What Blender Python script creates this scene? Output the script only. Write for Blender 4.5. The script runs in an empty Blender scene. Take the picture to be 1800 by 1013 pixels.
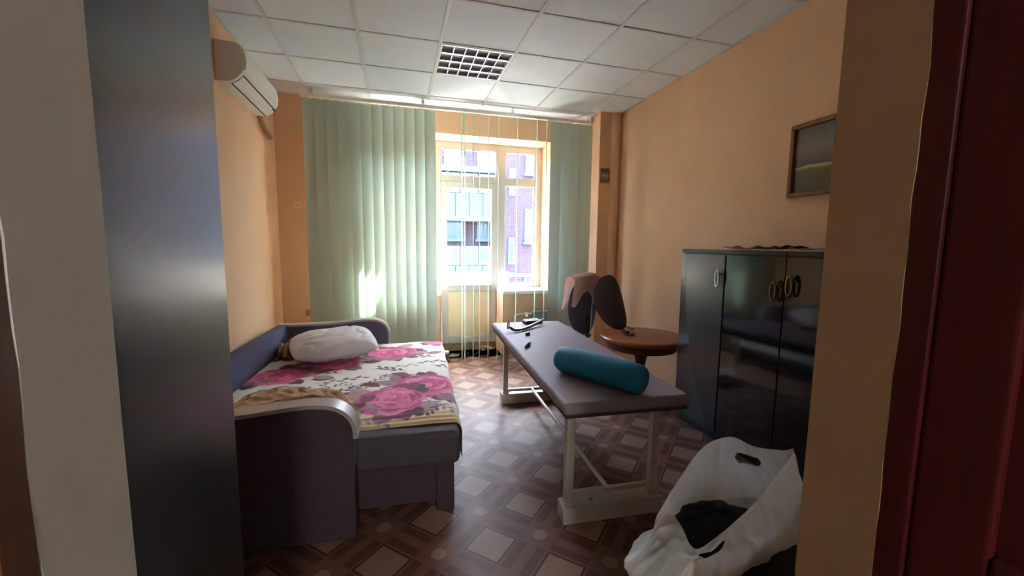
import bpy, bmesh, math, random
import numpy as np
from mathutils import Vector, Matrix, noise

random.seed(7)
scene = bpy.context.scene
COL = scene.collection
PI = math.pi
R = math.radians

# ------------------------------------------------------------------ camera, sky, sun, exposure
CAM_H = 1.40
def setup_camera():
    f, yaw, pitch, roll = 721.5, 0.2740, 0.1063, -0.0110
    cy, sy, cp, sp = math.cos(yaw), math.sin(yaw), math.cos(pitch), math.sin(pitch)
    fw = Vector((sy*cp, cy*cp, -sp)); rt = Vector((cy, -sy, 0)); dn = fw.cross(rt)
    c, s = math.cos(roll), math.sin(roll)
    r2 = c*rt + s*dn; d2 = -s*rt + c*dn
    m = Matrix((r2, -d2, -fw)).transposed().to_4x4()
    m.translation = Vector((0, 0, CAM_H))
    cam = bpy.data.cameras.new('camera'); cam.sensor_fit = 'HORIZONTAL'; cam.sensor_width = 36.0
    cam.lens = f/1800*36.0; cam.clip_start = 0.02; cam.clip_end = 300
    o = bpy.data.objects.new('camera', cam); COL.objects.link(o); o.matrix_world = m
    scene.camera = o
setup_camera()

SUN_TO = Vector((0.83, 1.0, 2.3)).normalized()      # towards the sun
world = bpy.data.worlds.new('sky'); scene.world = world; world.use_nodes = True
wn = world.node_tree; wn.nodes.clear()
sky = wn.nodes.new('ShaderNodeTexSky'); sky.sky_type = 'NISHITA'; sky.sun_disc = False
sky.sun_elevation = math.asin(SUN_TO.z); sky.sun_rotation = math.atan2(SUN_TO.x, SUN_TO.y)
sky.air_density = 1.0; sky.dust_density = 5.0; sky.ozone_density = 1.0
bg = wn.nodes.new('ShaderNodeBackground'); bg.inputs['Strength'].default_value = 1.0
wo = wn.nodes.new('ShaderNodeOutputWorld')
wn.links.new(sky.outputs[0], bg.inputs[0]); wn.links.new(bg.outputs[0], wo.inputs[0])
sun = bpy.data.lights.new('sun', 'SUN'); sun.energy = 24.0; sun.angle = R(0.53); sun.color = (1.0, 0.95, 0.86)
so = bpy.data.objects.new('sun', sun); COL.objects.link(so)
so.rotation_euler = (-SUN_TO).to_track_quat('-Z', 'Y').to_euler()
port = bpy.data.lights.new('window_portal', 'AREA'); port.shape = 'RECTANGLE'; port.size = 2.1; port.size_y = 2.65
port.cycles.is_portal = True
po = bpy.data.objects.new('window_portal', port); COL.objects.link(po)
po.location = (0.84, 5.40, 1.36); po.rotation_euler = (-PI/2, 0, 0)

scene.view_settings.view_transform = 'Standard'
scene.view_settings.look = 'None'
scene.view_settings.gamma = 1.0
scene.view_settings.use_curve_mapping = False
scene.view_settings.exposure = 3.38
scene.cycles.max_bounces = 16
scene.cycles.diffuse_bounces = 10
scene.cycles.glossy_bounces = 6
scene.cycles.transmission_bounces = 8
scene.cycles.transparent_max_bounces = 16
scene.cycles.caustics_reflective = False
scene.cycles.caustics_refractive = False
scene.cycles.sample_clamp_indirect = 6.0

# ------------------------------------------------------------------ helpers
def lin(c):
    return tuple(((x/255)/12.92 if x/255 <= 0.04045 else ((x/255+0.055)/1.055)**2.4) for x in c)

MATS = {}
def mat(name, rgb, rough=0.6, metal=0.0, spec=0.5, var=0.0, vscale=8.0, bump=0.0, bscale=60.0, coat=0.0, coat_rough=0.1, trans=0.0, stretch=None):
    if name in MATS: return MATS[name]
    m = bpy.data.materials.new(name); m.use_nodes = True
    nt = m.node_tree; b = nt.nodes['Principled BSDF']; L = nt.links
    col = lin(rgb) + (1,)
    b.inputs['Base Color'].default_value = col
    b.inputs['Roughness'].default_value = rough; b.inputs['Metallic'].default_value = metal
    b.inputs['Specular IOR Level'].default_value = spec
    b.inputs['Coat Weight'].default_value = coat; b.inputs['Coat Roughness'].default_value = coat_rough
    tc = nt.nodes.new('ShaderNodeTexCoord')
    src = tc.outputs['Object']
    if stretch:
        mp = nt.nodes.new('ShaderNodeMapping'); mp.inputs['Scale'].default_value = stretch
        L.new(src, mp.inputs[0]); src = mp.outputs[0]
    if var > 0:
        n = nt.nodes.new('ShaderNodeTexNoise'); n.inputs['Scale'].default_value = vscale; n.inputs['Detail'].default_value = 5
        L.new(src, n.inputs['Vector'])
        r = nt.nodes.new('ShaderNodeValToRGB')
        r.color_ramp.elements[0].position = 0.3; r.color_ramp.elements[1].position = 0.7
        r.color_ramp.elements[0].color = tuple(x*(1-var) for x in col[:3]) + (1,)
        r.color_ramp.elements[1].color = tuple(min(1, x*(1+var*0.6)) for x in col[:3]) + (1,)
        L.new(n.outputs['Fac'], r.inputs[0]); L.new(r.outputs[0], b.inputs['Base Color'])
    if bump > 0:
        n2 = nt.nodes.new('ShaderNodeTexNoise'); n2.inputs['Scale'].default_value = bscale; n2.inputs['Detail'].default_value = 4
        L.new(src, n2.inputs['Vector'])
        bp = nt.nodes.new('ShaderNodeBump'); bp.inputs['Strength'].default_value = bump; bp.inputs['Distance'].default_value = 0.01
        L.new(n2.outputs['Fac'], bp.inputs['Height']); L.new(bp.outputs[0], b.inputs['Normal'])
    if trans > 0:
        t = nt.nodes.new('ShaderNodeBsdfTranslucent'); t.inputs[0].default_value = col
        mx = nt.nodes.new('ShaderNodeMixShader'); mx.inputs[0].default_value = trans
        out = nt.nodes['Material Output']
        L.new(b.outputs[0], mx.inputs[1]); L.new(t.outputs[0], mx.inputs[2]); L.new(mx.outputs[0], out.inputs[0])
    MATS[name] = m
    return m

def attr_mat(name, rough=0.85, bump=0.15, bscale=400, trans=0.0):
    m = bpy.data.materials.new(name); m.use_nodes = True
    nt = m.node_tree; b = nt.nodes['Principled BSDF']
    a = nt.nodes.new('ShaderNodeVertexColor'); a.layer_name = 'print'
    nt.links.new(a.outputs[0], b.inputs['Base Color']); b.inputs['Roughness'].default_value = rough
    b.inputs['Specular IOR Level'].default_value = 0.2; b.inputs['Sheen Weight'].default_value = 0.15
    tc = nt.nodes.new('ShaderNodeTexCoord'); n2 = nt.nodes.new('ShaderNodeTexNoise'); n2.inputs['Scale'].default_value = bscale
    nt.links.new(tc.outputs['Object'], n2.inputs['Vector'])
    bp = nt.nodes.new('ShaderNodeBump'); bp.inputs['Strength'].default_value = bump; bp.inputs['Distance'].default_value = 0.003
    nt.links.new(n2.outputs['Fac'], bp.inputs['Height']); nt.links.new(bp.outputs[0], b.inputs['Normal'])
    return m

def glass_mat(name, tint=(235, 242, 245), refl=1.0):
    m = bpy.data.materials.new(name); m.use_nodes = True
    nt = m.node_tree; nt.nodes.clear(); L = nt.links
    t = nt.nodes.new('ShaderNodeBsdfTransparent'); t.inputs[0].default_value = lin(tint) + (1,)
    g = nt.nodes.new('ShaderNodeBsdfGlossy'); g.inputs['Roughness'].default_value = 0.02
    fr = nt.nodes.new('ShaderNodeFresnel'); fr.inputs[0].default_value = 1.45
    ge = nt.nodes.new('ShaderNodeNewGeometry'); mr = nt.nodes.new('ShaderNodeMapRange')      # same Fresnel on both faces of the sheet
    mr.inputs[3].default_value = 1.45; mr.inputs[4].default_value = 1/1.45
    L.new(ge.outputs['Backfacing'], mr.inputs[0]); L.new(mr.outputs[0], fr.inputs[0])
    mx = nt.nodes.new('ShaderNodeMixShader'); o = nt.nodes.new('ShaderNodeOutputMaterial')
    L.new(fr.outputs[0], mx.inputs[0]); L.new(t.outputs[0], mx.inputs[1]); L.new(g.outputs[0], mx.inputs[2]); L.new(mx.outputs[0], o.inputs[0])
    return m

def bm_new(): return bmesh.new()

def bm_box(bm, a, b, bevel=0.0, seg=2):
    x0, y0, z0 = a; x1, y1, z1 = b
    t = bmesh.new()
    vs = [t.verts.new(p) for p in ((x0,y0,z0),(x1,y0,z0),(x1,y1,z0),(x0,y1,z0),(x0,y0,z1),(x1,y0,z1),(x1,y1,z1),(x0,y1,z1))]
    for f in ((0,3,2,1),(4,5,6,7),(0,1,5,4),(1,2,6,5),(2,3,7,6),(3,0,4,7)): t.faces.new([vs[i] for i in f])
    if bevel > 0: bmesh.ops.bevel(t, geom=t.edges[:], offset=bevel, segments=seg, affect='EDGES', profile=0.5, clamp_overlap=True)
    join(bm, t); return bm

def join(bm, t, M=None):
    if M is not None: bmesh.ops.transform(t, matrix=M, verts=t.verts[:])
    t.verts.index_update()
    mp = [bm.verts.new(v.co) for v in t.verts]
    for f in t.faces:
        try: bm.faces.new([mp[v.index] for v in f.verts])
        except ValueError: pass
    t.free(); return bm

def bm_prism(bm, poly, axis, a, b, bevel=0.0, seg=2):
    """extrude a 2-D polygon along axis 'x'|'y'|'z' from a to b. poly coords are the two other axes in order"""
    def P(p, w):
        return {'x': (w, p[0], p[1]), 'y': (p[0], w, p[1]), 'z': (p[0], p[1], w)}[axis]
    t = bmesh.new()
    A = [t.verts.new(P(p, a)) for p in poly]; B = [t.verts.new(P(p, b)) for p in poly]
    n = len(poly)
    fa = t.faces.new(A); fb = t.faces.new(B[::-1])
    for i in range(n): t.faces.new((A[i], B[i], B[(i+1) % n], A[(i+1) % n]))
    bmesh.ops.recalc_face_normals(t, faces=t.faces[:])
    if bevel > 0:
        es = [e for e in t.edges if (fa in e.link_faces or fb in e.link_faces)]
        bmesh.ops.bevel(t, geom=es, offset=bevel, segments=seg, affect='EDGES', profile=0.5, clamp_overlap=True)
    return join(bm, t)

def bm_tube(bm, pts, r, n=10, closed=False):
    pts = [Vector(p) for p in pts]; m = len(pts)
    rs = r if isinstance(r, (list, tuple)) else [r]*m
    rings = []; prev = None
    for i, p in enumerate(pts):
        if closed: d = (pts[(i+1) % m] - pts[i-1])
        elif i == 0: d = pts[1]-pts[0]
        elif i == m-1: d = pts[-1]-pts[-2]
        else: d = (pts[i+1]-pts[i-1])
        d.normalize()
        if prev is None:
            u = d.cross(Vector((0,0,1)))
            if u.length < 0.05: u = d.cross(Vector((1,0,0)))
        else: u = prev - d*prev.dot(d)
        u.normalize(); prev = u; w = d.cross(u)
        rings.append([bm.verts.new(p + (u*math.cos(2*PI*k/n) + w*math.sin(2*PI*k/n))*rs[i]) for k in range(n)])
    for i in range(m if closed else m-1):
        A, B = rings[i], rings[(i+1) % m]
        for k in range(n): bm.faces.new((A[k], A[(k+1) % n], B[(k+1) % n], B[k]))
    if not closed:
        bm.faces.new(rings[0][::-1]); bm.faces.new(rings[-1])
    return bm

def bm_lathe(bm, prof, n=32, c=(0,0,0)):
    c = Vector(c); rings = []
    for r, z in prof:
        if r < 1e-5: rings.append([bm.verts.new(c + Vector((0,0,z)))])
        else: rings.append([bm.verts.new(c + Vector((r*math.cos(2*PI*k/n), r*math.sin(2*PI*k/n), z))) for k in range(n)])
    for A, B in zip(rings[:-1], rings[1:]):
        for k in range(n):
            a, b = A[k % len(A)], A[(k+1) % n % len(A)]; c2, d = B[(k+1) % n % len(B)], B[k % len(B)]
            f = []
            for v in (a, b, c2, d):
                if v not in f: f.append(v)
            if len(f) > 2: bm.faces.new(f)
    return bm

def bm_grid(bm, fn, nu, nv, wrap=False):
    V = [[bm.verts.new(fn(i/(nu if wrap else nu-1), j/(nv-1))) for j in range(nv)] for i in range(nu)]
    for i in range(nu if wrap else nu-1):
        for j in range(nv-1):
            k = (i+1) % nu
            bm.faces.new((V[i][j], V[k][j], V[k][j+1], V[i][j+1]))
    return V

def obj(name, bm, m, parent=None, smooth=35, recalc=True, M=None):
    if M is not None: bmesh.ops.transform(bm, matrix=M, verts=bm.verts[:])
    if recalc: bmesh.ops.recalc_face_normals(bm, faces=bm.faces[:])
    me = bpy.data.meshes.new(name); bm.to_mesh(me); bm.free()
    me.shade_smooth()
    if smooth < 180: me.set_sharp_from_angle(angle=R(smooth))
    if m is not None: me.materials.append(m)
    o = bpy.data.objects.new(name, me); COL.objects.link(o)
    if parent is not None: o.parent = parent
    return o

def box(name, a, b, m, parent=None, bevel=0.0, seg=2):
    o = obj(name, bm_box(bm_new(), a, b, bevel, seg), m, parent)
    if bevel > 0:
        w = o.modifiers.new('even_normals', 'WEIGHTED_NORMAL'); w.keep_sharp = True
    return o
def inst(name, src, parent, loc=(0,0,0), rot=(0,0,0), scale=(1,1,1)):
    o = bpy.data.objects.new(name, src.data); COL.objects.link(o); o.parent = parent
    o.location = loc; o.rotation_euler = rot; o.scale = scale
    return o
def tag(o, label, cat, group=None):
    o['label'] = label; o['category'] = cat
    if group: o['group'] = group
    return o
def thing(name, label, cat, loc=(0,0,0), rz=0.0, group=None):
    o = bpy.data.objects.new(name, None); COL.objects.link(o); o.empty_display_size = 0.1
    o.location = loc; o.rotation_euler = (0, 0, rz)
    return tag(o, label, cat, group)
def struct(o, label=None):
    o['kind'] = 'structure'
    if label: o['label'] = label
    return o
def catmull(pts, per=8, closed=False):
    P = [Vector(p) for p in pts]; n = len(P); out = []
    rng = range(n) if closed else range(n-1)
    for i in rng:
        p0 = P[i-1] if (closed or i > 0) else P[0]*2-P[1]
        p1 = P[i]; p2 = P[(i+1) % n]
        p3 = P[(i+2) % n] if (closed or i+2 < n) else P[-1]*2-P[-2]
        for k in range(per):
            t = k/per
            out.append(0.5*((2*p1) + (p2-p0)*t + (2*p0-5*p1+4*p2-p3)*t*t + (3*p1-p0-3*p2+p3)*t**3))
    if not closed: out.append(P[-1])
    return out
def nz(x, y, z=0.0, s=1.0): return noise.noise(Vector((x*s, y*s, z*s)))

# ------------------------------------------------------------------ materials of the room
M_wall = mat('apricot_paint', (233, 190, 152), 0.75, var=0.05, vscale=3, bump=0.08, bscale=90, spec=0.3)
M_jamb = mat('beige_plaster', (228, 224, 213), 0.8, var=0.05, vscale=6, bump=0.1, bscale=35, spec=0.2)
M_tile = mat('ceiling_board', (218, 226, 231), 0.85, var=0.02, vscale=5, bump=0.12, bscale=160, spec=0.2)
M_runner = mat('ceiling_runner_metal', (206, 207, 205), 0.55, spec=0.3)
M_white = mat('white_plastic', (232, 232, 228), 0.35)
M_dark = mat('dark_plastic', (28, 28, 32), 0.45)
M_wood_red = mat('mahogany_wood', (82, 17, 14), 0.45, var=0.35, vscale=4, stretch=(9, 9, 0.7))
M_wood_brown = mat('brown_door_casing', (112, 72, 40), 0.5, var=0.3, vscale=4, stretch=(9, 9, 0.7))
M_chrome = mat('chrome', (210, 210, 212), 0.18, metal=1.0)

def floor_material():
    m = bpy.data.materials.new('parquet_print_linoleum'); m.use_nodes = True
    nt = m.node_tree; L = nt.links; b = nt.nodes['Principled BSDF']
    N = nt.nodes.new
    tc = N('ShaderNodeTexCoord'); mp = N('ShaderNodeMapping'); mp.vector_type = 'POINT'
    pitch = 0.344
    L.new(tc.outputs['Object'], mp.inputs[0])
    # rotate -45 deg, divide by pitch, shift so a knot sits at an integer
    mp.inputs['Rotation'].default_value = (0, 0, -PI/4); mp.inputs['Scale'].default_value = (1/pitch,)*3
    ku = (-0.085+1.987)/math.sqrt(2)/pitch; kv = (1.987+0.085)/math.sqrt(2)/pitch
    mp.inputs['Location'].default_value = (-ku % 1, -kv % 1, 0)
    sp = N('ShaderNodeSeparateXYZ'); L.new(mp.outputs[0], sp.inputs[0])
    def math_(op, a, b_=None, c=None):
        n = N('ShaderNodeMath'); n.operation = op
        for i, v in enumerate((a, b_, c)):
            if v is None: continue
            if isinstance(v, (int, float)): n.inputs[i].default_value = v
            else: L.new(v, n.inputs[i])
        return n.outputs[0]
    def dist(s):   # distance to nearest integer 0..0.5
        return math_('ABSOLUTE', math_('SUBTRACT', s, math_('ROUND', s)))
    da, db = dist(sp.outputs[0]), dist(sp.outputs[1])
    mn, mxx = math_('MINIMUM', da, db), math_('MAXIMUM', da, db)
    sq = math_('GREATER_THAN', mn, 0.255)                       # light square
    inA = math_('LESS_THAN', mn, 0.255)
    band = math_('MULTIPLY', math_('GREATER_THAN', mn, 0.07), math_('LESS_THAN', mn, 0.20))   # dark ribbons
    band = math_('MULTIPLY', band, math_('GREATER_THAN', mxx, 0.235))
    rim = math_('MULTIPLY', math_('GREATER_THAN', mn, 0.235), math_('LESS_THAN', mn, 0.262))
    dsum = math_('ADD', da, db)
    octo = math_('MULTIPLY', math_('LESS_THAN', mxx, 0.095), math_('LESS_THAN', dsum, 0.14))
    n1 = N('ShaderNodeTexNoise'); n1.inputs['Scale'].default_value = 14; n1.inputs['Detail'].default_value = 6
    mp2 = N('ShaderNodeMapping'); mp2.inputs['Rotation'].default_value = (0, 0, PI/4); mp2.inputs['Scale'].default_value = (1, 5, 1)
    L.new(tc.outputs['Object'], mp2.inputs[0]); L.new(mp2.outputs[0], n1.inputs['Vector'])
    def mixc(f, a, b_):
        n = N('ShaderNodeMix'); n.data_type = 'RGBA'
        L.new(f, n.inputs[0])
        for i, v in ((6, a), (7, b_)):
            if isinstance(v, tuple): n.inputs[i].default_value = lin(v) + (1,)
            else: L.new(v, n.inputs[i])
        return n.outputs[2]
    base = mixc(n1.outputs['Fac'], (116, 80, 66), (134, 96, 80))
    dark = mixc(n1.outputs['Fac'], (92, 58, 48), (108, 72, 60))
    light = mixc(n1.outputs['Fac'], (138, 110, 94), (158, 128, 110))
    c = mixc(band, base, dark); c = mixc(sq, c, light); c = mixc(rim, c, (74, 48, 40)); c = mixc(octo, c, (150, 130, 112))
    L.new(c, b.inputs['Base Color'])
    n3 = N('ShaderNodeTexNoise'); n3.inputs['Scale'].default_value = 5; n3.inputs['Detail'].default_value = 6
    L.new(tc.outputs['Object'], n3.inputs['Vector'])
    rr = N('ShaderNodeMapRange'); rr.inputs[3].default_value = 0.42; rr.inputs[4].default_value = 0.58
    L.new(n3.outputs['Fac'], rr.inputs[0]); L.new(rr.outputs[0], b.inputs['Roughness'])
    b.inputs['Specular IOR Level'].default_value = 0.18
    bp = N('ShaderNodeBump'); bp.inputs['Strength'].default_value = 0.1; bp.inputs['Distance'].default_value = 0.004
    n4 = N('ShaderNodeTexNoise'); n4.inputs['Scale'].default_value = 45
    L.new(tc.outputs['Object'], n4.inputs['Vector']); L.new(n4.outputs['Fac'], bp.inputs['Height']); L.new(bp.outputs[0], b.inputs['Normal'])
    return m

# ------------------------------------------------------------------ room shell
W = 4.92            # window wall, room face
WO = 5.36           # its outer face
CZ = 2.934          # suspended ceiling
def rwx(y): return 2.455 + 0.0265*y

struct(box('floor', (-1.6, -4.6, -0.08), (2.9, WO, 0.0), floor_material()))
ceil = struct(box('ceiling', (-1.6, 0.2, CZ+0.06), (2.9, WO, CZ+0.12), M_tile))

GX = [-1.445+0.6*i for i in range(8)]; GY = [2.763+0.6*j for j in range(-4, 4)]
def ceiling_grid():
    xs = [-1.21] + [g for g in GX if -1.15 < g < 2.45] + [2.60]
    ys = [0.48] + [g for g in GY if g > 0.6] + [W+0.01]
    full = None
    for i in range(len(xs)-1):
        for j in range(len(ys)-1):
            x0, x1, y0, y1 = xs[i], xs[i+1], ys[j], ys[j+1]
            if abs(x0-0.355) < 0.01 and abs(y0-3.363) < 0.01: continue
            if j < len(ys)-2 and abs(x1-x0-0.6) < 1e-3 and abs(y1-y0-0.6) < 1e-3:
                if full is None:
                    full = obj('ceiling_tile', bm_box(bm_new(), (-0.2885,-0.2885,0), (0.2885,0.2885,0.014), 0.002, 1), M_tile, ceil)
                    full.location = ((x0+x1)/2, (y0+y1)/2, CZ+0.003)
                else: inst('ceiling_tile', full, ceil, ((x0+x1)/2, (y0+y1)/2, CZ+0.003+random.uniform(-.001, .0015)), (random.uniform(-.003, .003), random.uniform(-.003, .003), 0))
            else:
                box('ceiling_tile', (x0+0.0115, y0+0.0115, CZ+0.003), (x1-0.0115, y1-0.0115, CZ+0.017), M_tile, ceil)
    for g in xs[1:-1]: box('grid_runner', (g-0.013, 0.48, CZ-0.003), (g+0.013, W, CZ+0.02), M_runner, ceil, 0.0015, 1)
    for g in ys[1:-1]: box('grid_runner', (-1.2, g-0.012, CZ-0.0025), (2.6, g+0.012, CZ+0.02), M_runner, ceil, 0.0015, 1)
    box('edge_angle', (-1.21, 0.5, CZ-0.004), (-1.15, W, CZ+0.02), M_runner, ceil)
    bm = bm_prism(bm_new(), [(rwx(.5)-.022, .5), (rwx(.5)+.06, .5), (rwx(W)+.06, W), (rwx(W)-.022, W)], 'z', CZ-.004, CZ+.02)
    obj('edge_angle', bm, M_runner, ceil)
    box('edge_angle', (-1.2, W-0.022, CZ-0.004), (2.6, W+.01, CZ+0.02), M_runner, ceil)
ceiling_grid()

# walls
bm = bm_box(bm_new(), (-1.6, 0.38, 0), (-1.17, 4.25, 3.1), 0.006, 1); bm_box(bm, (-1.6, 4.25, 0), (-1.205, WO, 3.1))
struct(obj('wall_left', bm, M_wall))
bm = bm_prism(bm_new(), [(rwx(.38), .38), (3.0, .38), (3.0, WO), (rwx(WO), WO)], 'z', 0, 3.1)
struct(obj('wall_right', bm, M_wall))
OX0, OX1, OZ = -0.20, 1.875, 2.66        # window opening
bm = bm_new()
bm_box(bm, (-1.6, W, -0.3), (OX0, WO, 3.1)); bm_box(bm, (OX1, W, -0.3), (3.0, WO, 3.1))
bm_box(bm, (OX0, W, OZ), (OX1, WO, 3.1))
bm_box(bm, (OX0, W, -0.3), (0.49, WO, 0.80)); bm_box(bm, (1.265, W, -0.3), (OX1, WO, 0.80))
bm_box(bm, (0.49, W, -0.3), (1.265, WO, 0.0))
wf = struct(obj('wall_far', bm, M_wall))
box('loose_plaster_patch', (-0.975, W-0.004, 0.585), (-0.90, W+0.01, 0.66), mat('chipped_plaster', (190, 140, 104), 0.9, var=0.3, vscale=40, bump=0.6, bscale=60), wf)
# boxed jog and rounded riser casing in the far corner
struct(box('wall_corner', (2.30, 4.475, 0), (2.75, W+0.01, 2.96), M_wall, None, 0.004, 1))
bm = bm_tube(bm_new(), [(2.505, 4.50, 0), (2.505, 4.50, CZ)], 0.066, 20)
struct(obj('trim_1', bm, M_wall), 'apricot painted riser pipe in the far corner')
# wall with the doorway the photo is taken through
DX0, DX1 = -0.273, 0.652
def doorway_jamb(bm, x_open, x_far, side):
    """wall piece with a slightly uneven plaster arris"""
    ys = [0.385, 0.495]; n = 90
    rows = []
    for k in range(n+1):
        z = 3.0*k/n
        e0 = 0.003*nz(z*9, side*3.1) + 0.0015*nz(z*40, side)
        e1 = 0.0015*nz(z*7, side*5.7)
        rows.append([bm.verts.new((x_open+e0, ys[0]+0.004*nz(z*12, 8.0, side), z)), bm.verts.new((x_open+e1, ys[1], z)),
                     bm.verts.new((x_far, ys[1], z)), bm.verts.new((x_far, ys[0], z))])
    for a, b in zip(rows[:-1], rows[1:]):
        for k in range(4): bm.faces.new((a[k], a[(k+1) % 4], b[(k+1) % 4], b[k]))
    bm.faces.new(rows[0]); bm.faces.new(rows[-1][::-1])
bm = bm_new(); doorway_jamb(bm, DX0, -1.6, 1); bm_box(bm, (DX0, 0.385, 2.25), (DX1, 0.495, 3.0))
struct(obj('wall_near', bm, M_jamb))
bm = bm_new(); doorway_jamb(bm, DX1, 3.0, 2)
struct(obj('wall_near', bm, mat('tan_jamb', (178, 140, 104), 0.8, var=0.05, vscale=6, bump=0.1, bscale=35, spec=0.2)))  # browner than the opposite side of the doorway
# corridor round the camera
M_corr = mat('corridor_paint', (130, 122, 112), 0.8, var=0.06, vscale=4)
struct(box('wall_corridor_left', (-1.3, -4.5, 0), (-1.2, 0.385, 2.9), M_corr))
struct(box('wall_corridor_right', (1.9, -4.5, 0), (2.0, 0.385, 2.9), M_corr))
struct(box('wall_corridor_back', (-1.3, -4.6, 0), (2.0, -4.5, 2.9), M_corr))
struct(box('ceiling_corridor', (-1.3, -4.6, 2.8), (2.0, 0.385, 2.9), M_tile))
struct(box('trim_2', (DX0-0.14, 0.355, 0), (DX0-0.0005, 0.387, 2.3), M_wood_brown, None, 0.004), 'brown wooden casing beside the pale plaster doorway edge')
struct(box('trim_3', (DX1+0.0005, 0.352, 0), (DX1+0.13, 0.387, 2.3), M_wood_red, None, 0.004), 'dark red wooden casing beside the beige doorway edge')
# open door leaf, hinged at the casing
d2 = bpy.data.objects.new('door_2', None); COL.objects.link(d2); d2.location = (DX1+0.006, 0.352, 0.0); d2.rotation_euler = (0, 0, R(-86))
struct(d2, 'dark red wooden door standing open into the corridor')
for nm, a, b in (('stile', (0, 0, .01), (.075, .04, 2.05)), ('stile', (.73, 0, .01), (.85, .04, 2.05)), ('top_rail', (.075, 0, 1.92), (.73, .04, 2.05)), ('lock_rail', (.075, 0, .9), (.73, .04, 1.04)), ('bottom_rail', (.075, 0, .01), (.73, .04, .2))):
    box(nm, a, b, M_wood_red, d2, 0.006)
box('panel', (.075, .012, .2), (.73, .028, .9), M_wood_red, d2); box('panel', (.075, .012, 1.04), (.73, .028, 1.92), M_wood_red, d2)
h = obj('door_handle', bm_tube(bm_new(), [(.79, 0.0, .98), (.79, -.05, .98), (.67, -.05, .98)], .009), M_chrome, d2)

# lamp on the corridor ceiling behind the camera
cl = thing('corridor_lamp', 'round glowing lamp hanging in the corridor outside the doorway', 'lamp', (0.15, -3.6, 2.80))
obj('base_plate', bm_lathe(bm_new(), [(0, 0), (.06, 0), (.06, -.03), (0, -.03)], 24), M_white, cl, 40)
obj('hanging_rod', bm_tube(bm_new(), [(0, 0, -.03), (0, 0, -.32)], .008, 8), M_white, cl)
M_glow = bpy.data.materials.new('lit_opal_glass'); M_glow.use_nodes = True
_b = M_glow.node_tree.nodes['Principled BSDF']; _b.inputs['Emission Color'].default_value = (1, .97, .92, 1); _b.inputs['Emission Strength'].default_value = 17.0
obj('opal_globe', bm_lathe(bm_new(), [(.17*math.sin(PI*k/16), -.47+.17*math.cos(PI*k/16)) for k in range(17)], 32), M_glow, cl, 60)

# ------------------------------------------------------------------ balcony window block
FY0, FY1 = 5.275, 5.345
M_pvc = mat('window_white_plastic', (206, 206, 202), 0.35)
M_glass = glass_mat('window_glass')
w1 = bpy.data.objects.new('window_1', None); COL.objects.link(w1); struct(w1, 'white framed balcony window block with panes either side of the door')
def bar(nm, x0, x1, z0, z1, parent=w1, y0=FY0, y1=FY1, m=M_pvc): return box(nm, (x0, y0, z0), (x1, y1, z1), m, parent, 0.005, 2)
bar('frame_head', OX0, OX1, 2.585, OZ)
bar('frame_post', OX0, -0.12, 0.80, 2.585); bar('frame_post', 1.785, OX1, 0.80, 2.585)
bar('mullion', 0.455, 0.545, 0.0, 2.585); bar('mullion', 1.262, 1.375, 0.0, 2.585)
bar('transom_bar', -0.12, 0.455, 1.87, 1.95); bar('transom_bar', 0.545, 1.262, 2.175, 2.245); bar('transom_bar', 1.375, 1.785, 2.165, 2.245)
bar('frame_foot', -0.12, 0.455, 0.80, 0.875); bar('frame_foot', 1.375, 1.785, 0.80, 0.875)
bar('threshold', 0.545, 1.262, 0.0, 0.10, m=mat('worn_threshold', (168, 140, 112), 0.7, var=0.3, vscale=20))
def pane(x0, x1, z0, z1, parent=w1):
    fr = box('pane', (x0, 5.306, z0), (x1, 5.312, z1), M_glass, parent)
    e = 0.014
    for a, b in (((x0, 5.285, z0), (x0+e, 5.300, z1)), ((x1-e, 5.285, z0), (x1, 5.300, z1)), ((x0+e, 5.285, z0), (x1-e, 5.300, z0+e)), ((x0+e, 5.285, z1-e), (x1-e, 5.300, z1))):
        box('glazing_bead', a, b, M_pvc, parent, 0.003, 1)
pane(-0.12, 0.455, 0.875, 1.87); pane(-0.12, 0.455, 1.95, 2.585)
pane(0.545, 1.262, 2.245, 2.585)
pane(1.375, 1.785, 0.875, 2.165); pane(1.375, 1.785, 2.245, 2.585)
bar('inner_sill', OX1-0.62, OX1+0.04, 0.785, 0.825, y0=4.86, y1=5.28, m=M_white); bar('inner_sill', OX0-0.04, 0.505, 0.785, 0.825, y0=4.86, y1=5.28, m=M_white)
d1 = bpy.data.objects.new('door_1', None); COL.objects.link(d1); struct(d1, 'white balcony door with glass above a cream panel')
DY0, DY1 = 5.258, 5.330
for nm, x0, x1, z0, z1 in (('stile', .548, .618, .105, 2.172), ('stile', 1.192, 1.26, .105, 2.172), ('top_rail', .618, 1.192, 2.10, 2.172), ('middle_rail', .618, 1.192, .79, .87), ('bottom_rail', .618, 1.192, .105, .185)):
    bar(nm, x0, x1, z0, z1, d1, DY0, DY1)
box('pane', (.618, 5.30, .87), (1.192, 5.306, 2.10), M_glass, d1)
box('lower_panel', (.618, 5.285, .185), (1.192, 5.31, .79), mat('cream_door_panel', (246, 232, 196), 0.5), d1)
for a, b in (((.618, 5.275, .185), (.63, 5.29, .79)), ((1.18, 5.275, .185), (1.192, 5.29, .79)), ((.63, 5.275, .185), (1.18, 5.29, .198)), ((.63, 5.275, .777), (1.18, 5.29, .79))):
    box('panel_bead', a, b, M_pvc, d1, 0.003, 1)
bm = bm_box(bm_new(), (.572, 5.248, 1.0), (.598, 5.262, 1.13), .004); bm_tube(bm, [(.585, 5.255, 1.09), (.585, 5.215, 1.09)], .009); bm_tube(bm, catmull([(.585, 5.215, 1.09), (.60, 5.212, 1.04), (.615, 5.212, .97)], 5), [.010]*11)
obj('door_handle', bm, M_white, d1)

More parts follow.
